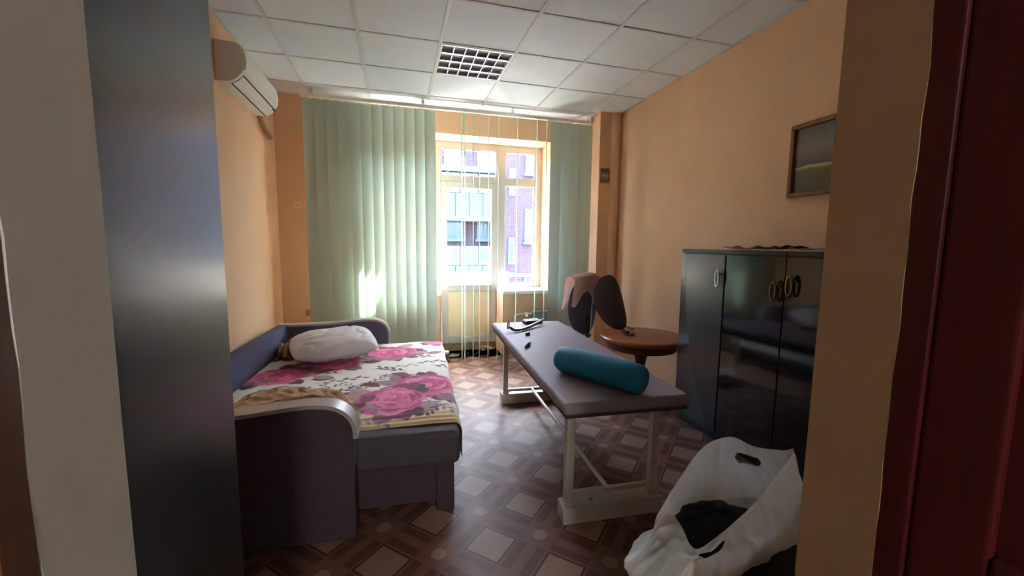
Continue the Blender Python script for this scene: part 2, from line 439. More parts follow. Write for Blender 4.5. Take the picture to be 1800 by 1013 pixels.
# ------------------------------------------------------------------ outside: balcony, yard, building across
M_conc = mat('balcony_concrete', (205, 202, 194), 0.85, var=0.08, vscale=6)
M_plaster_pale = mat('pale_plaster', (176, 186, 198), 0.85, var=0.06, vscale=1.5)
struct(box('ground', (-40, 6.6, -4.2), (50, 80, -4.0), mat('yard_asphalt', (120, 120, 118), 0.9, var=0.1, vscale=1)))
bal = thing('balcony', 'white walled balcony outside the glass door', 'balcony', (0, 0, 0))
box('slab', (-1.4, WO+.005, -0.16), (3.4, 6.5, -0.01), M_conc, bal)
box('parapet', (-1.4, 6.38, -0.01), (1.72, 6.48, 0.90), M_conc, bal, 0.005); box('coping', (-1.45, 6.34, 0.90), (1.74, 6.52, 0.95), M_white, bal, 0.006)
for x in (1.72, 2.3, 2.9, 3.3): obj('rail_post', bm_tube(bm_new(), [(x, 6.43, 0), (x, 6.43, .9)], .018), M_white, bal)
obj('hand_rail', bm_tube(bm_new(), [(1.72, 6.43, .9), (3.35, 6.43, .9)], .022), M_white, bal)
obj('hand_rail', bm_tube(bm_new(), [(1.74, 6.43, .92), (2.35, 5.4, .92)], .018), M_white, bal)
ub = struct(box('wall_outer', (-2.2, W+.02, 3.12), (3.8, WO, 4.6), M_conc), 'outer wall above the window with an added balcony slab that shades the door')
box('slab', (0.74, WO+.005, 3.2), (3.6, 6.5, 3.36), M_conc, ub); box('parapet', (0.74, 6.4, 3.36), (3.6, 6.5, 4.3), M_conc, ub)  # slab and parapet added out of view to keep the sun off the door

def brick_material():
    m = bpy.data.materials.new('far_brickwork'); m.use_nodes = True
    nt = m.node_tree; b = nt.nodes['Principled BSDF']
    tc = nt.nodes.new('ShaderNodeTexCoord'); mp = nt.nodes.new('ShaderNodeMapping'); mp.inputs['Rotation'].default_value = (PI/2, 0, 0)
    br = nt.nodes.new('ShaderNodeTexBrick'); br.inputs['Scale'].default_value = 1.0
    br.inputs['Color1'].default_value = lin((84, 58, 70)) + (1,); br.inputs['Color2'].default_value = lin((70, 49, 60)) + (1,)
    br.inputs['Mortar'].default_value = lin((92, 80, 90)) + (1,); br.inputs['Mortar Size'].default_value = 0.012
    br.inputs['Brick Width'].default_value = 0.26; br.inputs['Row Height'].default_value = 0.085
    nt.links.new(tc.outputs['Object'], mp.inputs[0]); nt.links.new(mp.outputs[0], br.inputs[0]); nt.links.new(br.outputs[0], b.inputs['Base Color'])
    b.inputs['Roughness'].default_value = 0.9
    return m
M_brick = brick_material()
M_pane = mat('far_window_pane', (84, 104, 136), 0.08, spec=0.8)
bld = thing('brick_building', 'brick apartment house across the yard with white framed windows', 'building', (0, 18, -4))
FB = 0.0
box('wall', (-14, FB, 0), (24, FB+8, 10.2), M_brick, bld)
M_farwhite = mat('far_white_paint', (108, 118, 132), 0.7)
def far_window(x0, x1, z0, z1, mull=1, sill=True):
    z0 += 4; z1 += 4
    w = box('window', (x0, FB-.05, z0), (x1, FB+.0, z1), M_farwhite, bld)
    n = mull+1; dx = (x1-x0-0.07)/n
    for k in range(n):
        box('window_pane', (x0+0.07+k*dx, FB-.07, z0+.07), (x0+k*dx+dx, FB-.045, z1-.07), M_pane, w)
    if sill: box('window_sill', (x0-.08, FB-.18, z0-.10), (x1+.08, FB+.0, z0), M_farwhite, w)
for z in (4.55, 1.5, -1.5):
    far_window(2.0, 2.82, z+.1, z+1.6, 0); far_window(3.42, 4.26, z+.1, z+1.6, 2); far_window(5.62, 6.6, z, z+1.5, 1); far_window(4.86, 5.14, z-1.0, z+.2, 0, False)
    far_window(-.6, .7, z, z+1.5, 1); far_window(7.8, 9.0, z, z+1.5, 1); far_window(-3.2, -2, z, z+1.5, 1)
lg = thing('glazed_loggia', 'pale blue glazed loggia stack standing against the brick house', 'building', (0, 0, -4))
M_logg = mat('loggia_cladding', (72, 84, 108), 0.6, var=0.05, vscale=1)
box('side_wall', (1.55, 16.9, 0), (1.75, 17.80, 8.3), M_logg, lg); box('side_wall', (4.05, 16.9, 0), (4.22, 17.80, 8.3), M_logg, lg)
box('roof_slab', (1.45, 16.8, 8.3), (4.3, 17.80, 8.5), M_farwhite, lg)
for z in (3.4, 6.35):
    box('floor_slab', (1.75, 16.9, z), (4.05, 17.80, z+.16), M_farwhite, lg)
    for k in range(4): box('parapet_panel', (1.76+k*.573, 16.92, z+.16), (1.76+k*.573+.555, 16.96, z+1.1), M_logg, lg, 0.01, 1)
    for k in range(3):
        g = box('sash_frame', (1.78+k*.76, 16.93, z+1.12), (1.78+k*.76+.72, 16.98, z+1.9), M_farwhite, lg)
        box('sash_pane', (1.84+k*.76, 16.915, z+1.18), (1.84+k*.76+.6, 16.945, z+1.84), M_pane, g)
box('lower_wall', (1.75, 16.95, 0), (4.05, 17.80, 3.4), M_logg, lg)
tr = thing('bare_tree', 'thin branched tree between the balcony and the brick house', 'tree', (1.0, 14.0, -4))
bm = bm_new(); bm_tube(bm, catmull([(0,0,0), (.1,0,4), (-.1,.1,7), (.1,0,9.6)], 6), [.12-.005*k for k in range(19)], 8); obj('trunk', bm, mat('bark', (46, 40, 40), 0.9), tr)
for k in range(12):
    z = 7.2+k*.22; a = (k*2.4) if k % 3 else (-.5+.25*k/3)
    bm = bm_tube(bm_new(), catmull([(0,0,z), (.4*math.cos(a), .4*math.sin(a), z+.3), (1.15*math.cos(a+.3), 1.15*math.sin(a+.3), z+.9)], 4), [.03-.0028*i for i in range(9)], 5)
    obj('branch', bm, MATS['bark'], tr)

# ------------------------------------------------------------------ vertical blind
M_slat = mat('mint_blind_fabric', (192, 207, 192), 0.85, spec=0.2, trans=0.10, bump=0.1, bscale=300)
vb = thing('vertical_blind', 'pale green vertical slat blind hanging across the balcony window', 'blind', (0, 4.68, 0))
box('head_rail', (-0.90, -0.02, 2.842), (2.37, 0.022, 2.876), M_white, vb, 0.004)
for x in (-0.8, 0.3, 1.3, 2.3): box('bracket', (x-.015, -0.012, 2.874), (x+.015, 0.03, CZ-.004), M_chrome, vb)
def slat_mesh():
    wd = 0.0635
    bm = bm_new()
    prof = [(-wd + 2*wd*k/6, 0.006*(1-((k-3)/3)**2)) for k in range(7)]
    V = [[bm.verts.new((x, y, z)) for x, y in prof] for z in (0.035, 0.7, 1.4, 2.1, 2.825)]
    for a, b in zip(V[:-1], V[1:]):
        for k in range(6): bm.faces.new((a[k], a[k+1], b[k+1], b[k]))
    return bm
s0 = obj('slat', slat_mesh(), M_slat, vb)
s0.location = (-0.82, 0, 0); s0.rotation_euler = (0, 0, R(20))
spots = []
for k in range(1, 12): spots.append((-0.82+k*0.1085, R(20+random.uniform(-3, 3))))
for x in (0.718, 0.751, 0.848, 0.924, 1.027, 1.139, 1.365, 1.60, 1.719): spots.append((x, R(90-14+random.uniform(-2, 2))))
for x in (1.835, 1.949, 2.058, 2.171, 2.270): spots.append((x, R(-24+random.uniform(-2, 2))))
for x, a in spots: inst('slat', s0, vb, (x, random.uniform(-.004, .004), 0), (0, 0, a))
clip = obj('slat_hook', bm_box(bm_new(), (-.006, -.004, 2.822), (.006, .004, 2.845)), M_white, vb); clip.location = (-0.82, 0, 0)
for x, a in spots: inst('slat_hook', clip, vb, (x, 0, 0), (0, 0, a))

# ------------------------------------------------------------------ ceiling lamp
M_alu = mat('bright_louvre_aluminium', (215, 212, 218), 0.32, metal=1.0)
lamp = thing('ceiling_lamp', 'square recessed ceiling lamp with a shiny aluminium louvre grid, switched off', 'lamp', (0.655, 3.663, CZ))
h = 0.296
for a, b in (((-h, -h, -.006), (-h+.016, h, .05)), ((h-.016, -h, -.006), (h, h, .05)), ((-h+.016, -h, -.006), (h-.016, -h+.016, .05)), ((-h+.016, h-.016, -.006), (h-.016, h, .05))):
    box('frame_side', a, b, M_white, lamp, 0.002, 1)
box('tray', (-h, -h, .030), (h, h, .036), mat('lamp_tray', (205, 200, 206), 0.5), lamp)
for k in range(1, 6):
    x = -h+.016 + k*(2*h-.032)/6
    obj('cross_blade', bm_prism(bm_new(), [(x-.003, -.002), (x+.003, -.002), (x+.0015, .022), (x-.0015, .022)], 'y', -h+.016, h-.016), M_alu, lamp)
for k in range(5):
    y = -h+.016 + k*(2*h-.032)/4
    obj('reflector_blade', bm_prism(bm_new(), [(y-.012, -.003), (y+.012, -.003), (y+.005, .012), (y+.002, .028), (y-.002, .028), (y-.005, .012)], 'x', -h+.016, h-.016), M_alu, lamp)
for k in range(4):
    y = -h+.016 + (k+.5)*(2*h-.032)/4
    obj('tube', bm_tube(bm_new(), [(-h+.03, y, .020), (h-.03, y, .020)], .008, 10), M_white, lamp)

# ------------------------------------------------------------------ air conditioner
M_ac = mat('aircon_white', (226, 224, 214), 0.4)
ac = thing('air_conditioner', 'white split air conditioner high on the side wall', 'air conditioner', (-1.168, 3.37, 2.49))
prof = [(0, 0), (.088, .004), (.125, .025), (.158, .062), (.178, .10), (.183, .15), (.175, .215), (.158, .25), (.12, .268), (0, .27)]
obj('body', bm_prism(bm_new(), prof, 'y', 0, .83, 0.006), M_ac, ac, 40)
obj('front_panel', bm_prism(bm_new(), [(.172, .085), (.184, .10), (.189, .15), (.181, .215), (.165, .245), (.16, .242)], 'y', .012, .818), M_ac, ac, 40)
obj('louvre_flap', bm_prism(bm_new(), [(.094, .0), (.132, .021), (.160, .053), (.157, .058), (.128, .027), (.092, .006)], 'y', .03, .80), M_ac, ac, 40)
for (a, b) in (((.083, -.002), (.092, .001)), ((.160, .052), (.166, .060))):
    obj('air_slot', bm_prism(bm_new(), [a, (b[0], a[1]), b, (a[0], b[1])], 'y', .03, .80), M_dark, ac)
box('display', (.150, .745, .046), (.166, .80, .058), M_dark, ac)
bm = bm_tube(bm_new(), catmull([(.03, .80, .03), (.02, .95, -.03), (.0, 1.15, -.06), (-.01, 1.3, -.07)], 6), .022, 10)
obj('pipe_sleeve', bm, mat('pipe_wrap', (150, 112, 92), 0.8, var=0.2, vscale=30), ac)

# wall socket and cable clip on the window wall
sk = thing('wall_socket', 'small cream wall socket on the apricot wall beside the blind', 'socket', (-1.01, W, 1.79))
box('plate', (-.036, -.012, -.036), (.036, 0, .036), mat('socket_cream', (232, 205, 175), 0.5), sk, 0.004)
obj('socket_face', bm_lathe(bm_new(), [(0, .0), (.022, 0), (.024, .003), (.024, .006)], 20), MATS['socket_cream'], sk, M=Matrix.Translation((0, -.018, 0)) @ Matrix.Rotation(-PI/2, 4, 'X'))
for dx in (-.009, .009): obj('pin_hole', bm_tube(bm_new(), [(dx, -.020, 0), (dx, -.016, 0)], .0035, 8), M_dark, sk)
tag(box('cable_clip', (-.945, W-.018, 1.755), (-.895, W-.0005, 1.785), MATS['socket_cream'], None, 0.006), 'little cream cable junction on the wall between the socket and the blind', 'junction box')

# pictures
M_frame = mat('picture_frame_wood', (150, 98, 48), 0.55, var=0.3, vscale=10)
def picture_material(name, bands):
    m = bpy.data.materials.new(name); m.use_nodes = True; nt = m.node_tree; b = nt.nodes['Principled BSDF']
    tc = nt.nodes.new('ShaderNodeTexCoord'); sp = nt.nodes.new('ShaderNodeSeparateXYZ'); n = nt.nodes.new('ShaderNodeTexNoise'); n.inputs['Scale'].default_value = 9; n.inputs['Detail'].default_value = 5
    ad = nt.nodes.new('ShaderNodeMath'); ad.operation = 'MULTIPLY_ADD'; ad.inputs[1].default_value = 0.09
    r = nt.nodes.new('ShaderNodeValToRGB'); r.color_ramp.elements.remove(r.color_ramp.elements[1])
    for i, (p, c) in enumerate(bands):
        e = r.color_ramp.elements[0] if i == 0 else r.color_ramp.elements.new(p)
        e.position = p; e.color = lin(c) + (1,)
    nt.links.new(tc.outputs['Generated'], sp.inputs[0]); nt.links.new(tc.outputs['Object'], n.inputs['Vector'])
    nt.links.new(n.outputs['Fac'], ad.inputs[0]); nt.links.new(sp.outputs[2], ad.inputs[2]); nt.links.new(ad.outputs[0], r.inputs[0]); nt.links.new(r.outputs[0], b.inputs['Base Color'])
    b.inputs['Roughness'].default_value = 0.25
    return m
def framed(name, label, w, hgt, fw, dep, artm, loc, rz):
    t = thing(name, label, 'picture', loc, rz)
    p = lambda q: [(-q[0], -q[1])]
    for nm, a, b in (('frame_rail', (-w/2, -dep, hgt/2-fw), (w/2, 0, hgt/2)), ('frame_rail', (-w/2, -dep, -hgt/2), (w/2, 0, -hgt/2+fw)), ('frame_rail', (-w/2, -dep, -hgt/2+fw), (-w/2+fw, 0, hgt/2-fw)), ('frame_rail', (w/2-fw, -dep, -hgt/2+fw), (w/2, 0, hgt/2-fw))):
        box(nm, a, b, M_frame, t, 0.006)
    box('painting', (-w/2+fw, -dep*.45, -hgt/2+fw), (w/2-fw, -.002, hgt/2-fw), artm, t)
    return t
framed('framed_picture', 'wood framed landscape painting on the wall above the black cabinet', .62, .455, .028, .035,
       picture_material('landscape_paint', [(0, (92, 92, 70)), (.22, (104, 98, 70)), (.38, (122, 104, 66)), (.44, (196, 176, 124)), (.455, (100, 92, 84)), (.56, (120, 108, 100)), (.7, (140, 122, 110)), (1, (110, 104, 98))]),
       (rwx(1.86)-.003, 1.855, CAM_H+.55), R(-90-1.5))
framed('framed_picture', 'tiny framed picture on the narrow corner wall beside the riser pipe', .125, .165, .018, .02,
       picture_material('tiny_picture_print', [(0, (110, 86, 66)), (.35, (150, 130, 115)), (.55, (190, 180, 170)), (.8, (130, 112, 98)), (1, (110, 90, 74))]),
       (2.372, 4.473, CAM_H+.845-.03), 0)

# ------------------------------------------------------------------ wardrobe beside the doorway
M_lam = mat('dark_grey_laminate', (28, 32, 31), 0.28, spec=0.5, bump=0.02, bscale=25)
wd = thing('wardrobe', 'tall dark grey wardrobe standing just inside the doorway', 'wardrobe', (-1.165, 0.505, 0))
box('side_panel', (0, 0, 0), (.018, .58, 2.4), M_lam, wd); box('side_panel', (.762, 0, 0), (.785, .58, 2.4), M_lam, wd, 0.002, 1)
box('top_panel', (.018, 0, 2.38), (.762, .56, 2.4), M_lam, wd); box('bottom_panel', (.018, 0, .06), (.762, .56, .08), M_lam, wd); box('back_panel', (.018, 0, .08), (.762, .008, 2.38), M_lam, wd)
for k in range(2):
    d = box('door', (.02+k*.372, .562, .08), (.02+k*.372+.368, .58, 2.38), M_lam, wd, 0.002, 1)
    obj('handle', bm_tube(bm_new(), [(.36+k*.05, .58, 1.0), (.36+k*.05, .61, 1.0), (.36+k*.05, .61, 1.2), (.36+k*.05, .58, 1.2)], .006), M_chrome, d)

# ------------------------------------------------------------------ sofa bed
M_sofa = mat('plum_brown_upholstery', (84, 68, 76), 0.9, var=0.12, vscale=60, bump=0.2, bscale=300, spec=0.2)
M_sofa_blue = mat('slate_blue_upholstery', (92, 90, 116), 0.85, var=0.08, vscale=50, bump=0.15, bscale=300, spec=0.25)
M_band = mat('pale_edge_band', (176, 164, 156), 0.35)
M_seat = mat('grey_brown_mattress', (88, 80, 84), 0.85, bump=0.1, bscale=200, spec=0.25)
sofa = thing('sofa_bed', 'unfolded dark sofa bed with curved pale edged arms along the side wall', 'sofa bed', (-0.205, 1.915, 0), R(-3))
arm_top = catmull([(-.955, .63), (-.75, .632), (-.5, .638), (-.3, .657), (-.18, .664), (-.09, .652), (-.035, .618), (-.006, .57), (0, .51)], 6)
arm_top = [(p[0], p[1]) for p in [Vector((a.x, a.y, 0)) for a in [Vector((q[0], q[1], 0)) for q in arm_top]]]
def arm(y0, y1, blue):
    a = obj('armrest', bm_prism(bm_new(), [(-.955, .02), (0, .02)] + arm_top[::-1], 'y', y0, y1, 0.004, 1), blue, sofa)
    bm = bm_new(); n = len(arm_top)
    inner = arm_top; outer = []
    for i, p in enumerate(arm_top):
        q = Vector(arm_top[min(i+1, n-1)]) - Vector(arm_top[max(i-1, 0)]); q.normalize(); nn = Vector((-q.y, q.x))
        outer.append((p[0]+nn.x*.018, p[1]+nn.y*.018))
    rows = []
    for (pi, pq) in zip(inner, outer):
        rows.append([bm.verts.new((pi[0], y0-.006, pi[1])), bm.verts.new((pq[0], y0-.006, pq[1])), bm.verts.new((pq[0], y1+.006, pq[1])), bm.verts.new((pi[0], y1+.006, pi[1]))])
    for r0, r1 in zip(rows[:-1], rows[1:]):
        for k in range(4): bm.faces.new((r0[k], r0[(k+1) % 4], r1[(k+1) % 4], r1[k]))
    bm.faces.new(rows[0]); bm.faces.new(rows[-1][::-1])
    obj('edge_band', bm, M_band, a, 40)
arm(0.0, .085, M_sofa); arm(2.12, 2.205, M_sofa_blue)
box('back_board', (-.955, .085, .06), (-.87, 2.12, .655), M_sofa_blue, sofa, 0.012)
box('storage_box', (-.86, .17, .05), (.385, 2.09, .26), M_sofa, sofa, 0.004)
for y in (.155, 2.03): box('leg_post', (.375, y, 0), (.468, y+.07, .262), M_sofa, sofa, 0.006)
for y in (.2, 2.0): box('foot', (-.82, y, 0), (-.76, y+.06, .05), M_sofa, sofa)
box('mattress', (-.865, .135, .255), (.50, 2.105, .437), M_seat, sofa, 0.035, 4)
S_M = Matrix.Translation((-0.205, 1.915, 0)) @ Matrix.Rotation(R(-3), 4, 'Z')

# ---- floral print painter: colours on the cloth's own vertices
class Print:
    def __init__(s, X, Y, base): s.X, s.Y = X, Y; s.C = np.ones((X.size, 3))*np.array(lin(base))
    def ell(s, cx, cy, a, b, ang, col, wob=0.0, ph=0.0, soft=0.12, shade=0.0):
        c, sn = math.cos(ang), math.sin(ang); dx, dy = s.X-cx, s.Y-cy
        u = (dx*c+dy*sn)/a; v = (-dx*sn+dy*c)/b
        r = np.hypot(u, v); th = np.arctan2(v, u)
        e = 1 + wob*np.sin(5*th+ph) + wob*.6*np.sin(9*th+2*ph)
        w = np.clip((e-r)/soft, 0, 1)[:, None]
        k = np.array(lin(col))
        if shade:
            rc = np.clip(r, 0, 1)[:, None]; kk = k[None, :]*(.72+.28*rc) + np.array(lin((244, 176, 206)))[None, :]*shade*.55*rc**4
        else: kk = k[None, :]
        s.C = s.C*(1-w) + kk*w
    def leaf(s, cx, cy, l, w, ang, col, soft=0.2):
        c, sn = math.cos(ang), math.sin(ang); dx, dy = s.X-cx, s.Y-cy
        u = (dx*c+dy*sn)/l; v = (-dx*sn+dy*c)/w
        t = np.clip(1-(2*u-1)**2, 0, 1)
        a = np.clip((t*.5-np.abs(v))/.12, 0, 1); a = np.where((u < 0) | (u > 1), 0, a)[:, None]
        k = np.array(lin(col)); s.C = s.C*(1-a) + k*a
    def line(s, x0, y0, x1, y1, w, col):
        dx, dy = x1-x0, y1-y0; L2 = dx*dx+dy*dy
        t = np.clip(((s.X-x0)*dx+(s.Y-y0)*dy)/L2, 0, 1); d = np.hypot(s.X-x0-t*dx, s.Y-y0-t*dy)
        a = np.clip((w-d)/.003+.5, 0, 1)[:, None]; s.C = s.C*(1-a)+np.array(lin(col))*a
    def flower(s, cx, cy, r, rnd, pal, leaves):
        for k in range(15):
            a = rnd.uniform(0, 2*PI); l = r*rnd.uniform(.75, 1.15)
            s.leaf(cx+.62*r*math.cos(a), cy+.62*r*math.sin(a), l, l*.62, a+rnd.uniform(-.5, .5), rnd.choice(leaves))
        for layer, (rr, n, sz) in enumerate(((.72, 9, .46), (.55, 9, .40), (.40, 8, .33), (.24, 6, .27), (.08, 4, .2))):
            for k in range(n):
                a = 2*PI*k/n + rnd.uniform(-.25, .25) + layer
                s.ell(cx+rr*r*math.cos(a), cy+rr*r*math.sin(a), sz*r, sz*r*.72, a+PI/2+rnd.uniform(-.4, .4), rnd.choice(pal), .05, rnd.uniform(0, 6), .1, .35)
    def twig(s, x, y, ang, L, rnd, col, n=7):
        s.line(x, y, x+L*math.cos(ang), y+L*math.sin(ang), .0035, col)
        for k in range(n):
            t = (k+1)/n; sd = 1 if k % 2 else -1
            s.leaf(x+t*L*math.cos(ang), y+t*L*math.sin(ang), .07, .026, ang+sd*.6, col)
def set_print(o, C):
    me = o.data; at = me.color_attributes.new('print', 'FLOAT_COLOR', 'POINT')
    buf = np.ones((len(me.vertices), 4), np.float32); buf[:, :3] = C
    at.data.foreach_set('color', buf.ravel())
PINKS = [(196, 62, 122), (214, 92, 146), (226, 122, 168), (176, 44, 100), (206, 78, 132)]
PLUMS = [(104, 30, 58), (128, 44, 76), (150, 104, 118), (172, 138, 146), (86, 26, 48)]

# ---- bedspread
def bedspread():
    nu, nv = 330, 380
    bm = bm_new(); lu = 1.36 + .20
    def surf(u, v):
        s_ = -.855 + u*lu
        y = .235 + v*1.865
        # corner hem droops more than the rest
        wob = .006*nz(s_*3.1, y*2.3, 1.7) + .003*nz(s_*9, y*8, 4.2)
        fold = .011*math.exp(-((y-.262)/.012)**2) + .010*math.exp(-((y-.302-.01*math.sin(s_*5))/.014)**2) + .007*math.exp(-((y-.37-.05*max(0, s_)+.012*math.sin(s_*4))/.02)**2)
        top = .4395 + .007 + wob + fold*(0.6+0.4*nz(s_*4, 2.2))
        e = .47; rr = .045
        if s_ <= e: x, z = s_, top
        else:
            d = s_-e
            if d < rr*PI/2: a = d/rr; x, z = e+rr*math.sin(a), top-rr+rr*math.cos(a)
            else: x, z = e+rr+.006*math.sin(y*14)+.004, top-rr-(d-rr*PI/2)
        if y < .25: z -= (.25-y)*.3
        return (x, y, z)
    bm_grid(bm, surf, nu, nv)
    U, V = np.meshgrid(np.linspace(0, 1, nu), np.linspace(0, 1, nv), indexing='ij')
    X = (-.855+U*lu).ravel(); Y = (.235+V*1.865).ravel()
    P = Print(X, Y, (226, 222, 216)); rnd = random.Random(11)
    w = np.clip((.52-Y)/.16 + .25*np.sin(X*6), 0, 1)[:, None]; P.C = P.C*(1-w) + np.array(lin((214, 188, 146)))*w
    inv = S_M.inverted()
    def loc(x, y): p = inv @ Vector((x, y, 0)); return p.x, p.y
    for (x, y, r) in ((-.05, 3.66, .20), (-.50, 3.44, .21), (-.83, 3.17, .19), (.17, 2.74, .22), (-.06, 2.52, .21), (-1.0, 3.80, .18), (.35, 3.95, .1)):
        a, b = loc(x, y); P.flower(a, b, r, rnd, PINKS, PLUMS)
    for (x, y, a, L) in ((-.40, 3.15, 2.8, .26), (-.2, 3.2, .2, .3), (.1, 3.3, .1, .3), (-.15, 3.05, -.3, .25), (-.55, 2.95, .3, .3), (-.35, 2.85, .1, .28), (-.45, 2.72, .5, .25), (-.2, 2.85, 1.0, .22),
                         (.15, 2.5, -.9, .24), (.25, 2.45, -.3, .2), (.05, 3.1, 2.6, .22), (.25, 3.2, -.2, .2), (.2, 3.9, .4, .2), (-.95, 2.95, 1.2, .22), (-.25, 2.3, -.5, .2), (-.1, 2.32, 2.2, .2), (-.75, 2.75, .2, .25), (.3, 3.45, 2.9, .22), (-.7, 3.75, .6, .25), (.24, 2.38, -2.2, .16)):
        p = loc(x, y); P.twig(p[0], p[1], a, L, rnd, rnd.choice([(84, 40, 54), (110, 70, 80), (150, 128, 134), (96, 58, 66)]))
    for k in range(26):
        p = loc(-.42+rnd.uniform(-.22, .25), 2.86+rnd.uniform(-.08, .08)); P.ell(p[0], p[1], .011, .011, 0, (82, 34, 44))
    for (x, y, a) in ((-.6, 3.05, .1), (-.25, 2.55, 2.0), (-.32, 2.62, 2.6), (.08, 2.98, 2.6), (-.12, 3.42, .4), (.22, 3.55, .3), (-.22, 2.50, 1.2), (-.30, 2.50, 2.3), (-.28, 2.58, 3.0), (-.18, 2.40, 3.6), (-.33, 2.42, .6), (-.12, 2.78, 2.4), (.0, 2.85, 1.9), (-.62, 3.22, .3), (-.60, 3.12, -.3), (-.3, 3.4, .1), (.1, 3.62, -.1)):
        p = loc(x, y); P.leaf(p[0], p[1], .17, .10, a, rnd.choice(PLUMS))
    o = obj('bedspread', bm, attr_mat('floral_bedspread_print'), None, 180)
    set_print(o, P.C); o.matrix_world = S_M
    tag(o, 'cream bedspread with large pink peonies spread over the sofa bed', 'bedspread')
bedspread()

# ---- rumpled brown floral blanket by the near arm, and another by the far arm
def blanket(name, label, cx, cy, sx, sy, hgt, seed, z0, pal, base):
    bm = bm_new(); n = 110
    def hump(u, v):
        x, y = u*2-1, v*2-1
        ang = math.atan2(y, x); rr = 1 + .10*math.sin(3*ang+seed) + .05*math.sin(7*ang+seed)
        q = max(0, 1-(abs(x)**3.5+abs(y)**3.5)/rr)
        z = hgt*(q**.5)*(.72+.28*nz(x*1.6+seed, y*1.8)+.2*abs(nz(x*3.5, y*3.0+seed))) + .010*nz(x*7, y*7, seed)*(q > 0)
        return (cx+x*sx*rr, cy+y*sy*rr, z0+max(z, .0))
    bm_grid(bm, hump, n, n)
    U, V = np.meshgrid(np.linspace(-1, 1, n), np.linspace(-1, 1, n), indexing='ij')
    P = Print((U*sx).ravel(), (V*sy*1.6).ravel(), base); rnd = random.Random(seed)
    for k in range(110): P.ell(rnd.uniform(-sx, sx), rnd.uniform(-sy*1.6, sy*1.6), rnd.uniform(.02, .06), rnd.uniform(.012, .03), rnd.uniform(0, 3), rnd.choice(pal), .1, rnd.uniform(0, 6), .2, .2)
    o = obj(name, bm, attr_mat(name+'_print'), None, 180); set_print(o, P.C); o.matrix_world = S_M
    tag(o, label, 'blanket')
BRN = [(158, 118, 84), (196, 168, 132), (120, 84, 60), (222, 206, 180), (176, 122, 84), (96, 70, 52)]
blanket('rumpled_blanket', 'rumpled brown and cream patterned blanket bundled against the near arm', -.42, .44, .36, .27, .15, 3, .452, BRN, (178, 142, 102))
blanket('folded_blanket', 'folded brown blanket wedged between the white pillow and the back board', -.775, 1.80, .075, .16, .15, 5, .446, [(150, 118, 84), (170, 136, 100), (132, 100, 72)], (158, 126, 92))

# ---- pillow
def cushion_bm(w, d, t, n=46, seed=1):
    bm = bm_new()
    def side(sg):
        def fn(u, v):
            x, y = u*2-1, v*2-1
            k = (1-abs(x)**3)*(1-abs(y)**3); k = max(k, 0)**.55
            pin = 1-.10*(abs(x)**2)*(abs(y)**2)-.02*(1-abs(y))*abs(x)**4
            wr = .014*nz(x*2.5, y*2.5, seed)-.016*max(0, 1-abs(nz(x*1.6+.4*y, y*2.2-x, seed+3))*6)
            return (x*w/2*pin, y*d/2*pin, sg*(t/2*k) + wr*k)
        return fn
    bm_grid(bm, side(1), n, n); bm_grid(bm, side(-1), n, n)
    bmesh.ops.remove_doubles(bm, verts=bm.verts[:], dist=.0008)
    return bm
M_pil = mat('grey_white_pillowcase', (222, 217, 224), 0.9, var=0.10, vscale=7, bump=0.1, bscale=14, spec=0.2)
o = obj('pillow', cushion_bm(.66, .50, .19), M_pil, None, 180)
o.location = (-.51, 3.59, .572); o.rotation_euler = (R(8), R(-2), R(15))
tag(o, 'plump off-white pillow leaning against the far arm of the bed', 'pillow')

# ------------------------------------------------------------------ massage couch
M_vinyl = mat('brown_grey_vinyl', (142, 126, 132), 0.55, spec=0.18, var=0.05, vscale=20, bump=0.06, bscale=120)
M_steel = mat('cream_painted_steel', (206, 198, 188), 0.4, spec=0.4)
couch = thing('massage_couch', 'brown vinyl massage couch on a cream steel frame', 'couch', (1.10, 2.605, 0), R(-3.2))
HW, HL, TZ = .328, 1.018, .68
box('padded_top', (-HW, -HL+.05, TZ-.06), (HW, HL, TZ), M_vinyl, couch, 0.022, 4)
box('under_board', (-HW+.015, -HL+.065, TZ-.075), (HW-.015, HL-.015, TZ-.058), mat('dark_board', (60, 46, 44), 0.7), couch)
for s in (-1, 1):
    yb = s*.80
    fb = box('foot_beam', (-.275, yb-.05, 0.0), (.275, yb+.05, .088), M_steel, couch, 0.006)
    box('cross_rail', (-.24, yb-.012-.03*s, .105), (.24, yb+.012-.03*s, .130), M_steel, couch, 0.003)
    obj('bolt', bm_lathe(bm_new(), [(0, .0), (.012, 0), (.012, .006), (0, .008)], 12, (-.11, yb, .088)), M_chrome, fb)
    for x in (-.235, .235):
        lg = box('leg', (x-.021, yb-.021, .086), (x+.021, yb+.021, TZ-.075), M_steel, couch, 0.004)
        box('collar', (x-.028, yb-.028, .087), (x+.028, yb+.028, .10), M_steel, lg, 0.003)
box('top_rail', (-.25, -.83, TZ-.10), (-.22, .83, TZ-.075), M_steel, couch); box('top_rail', (.22, -.83, TZ-.10), (.25, .83, TZ-.075), M_steel, couch)
obj('centre_stretcher', bm_tube(bm_new(), [(0, -.79, .117), (0, .79, .117)], .013, 12), M_steel, couch)

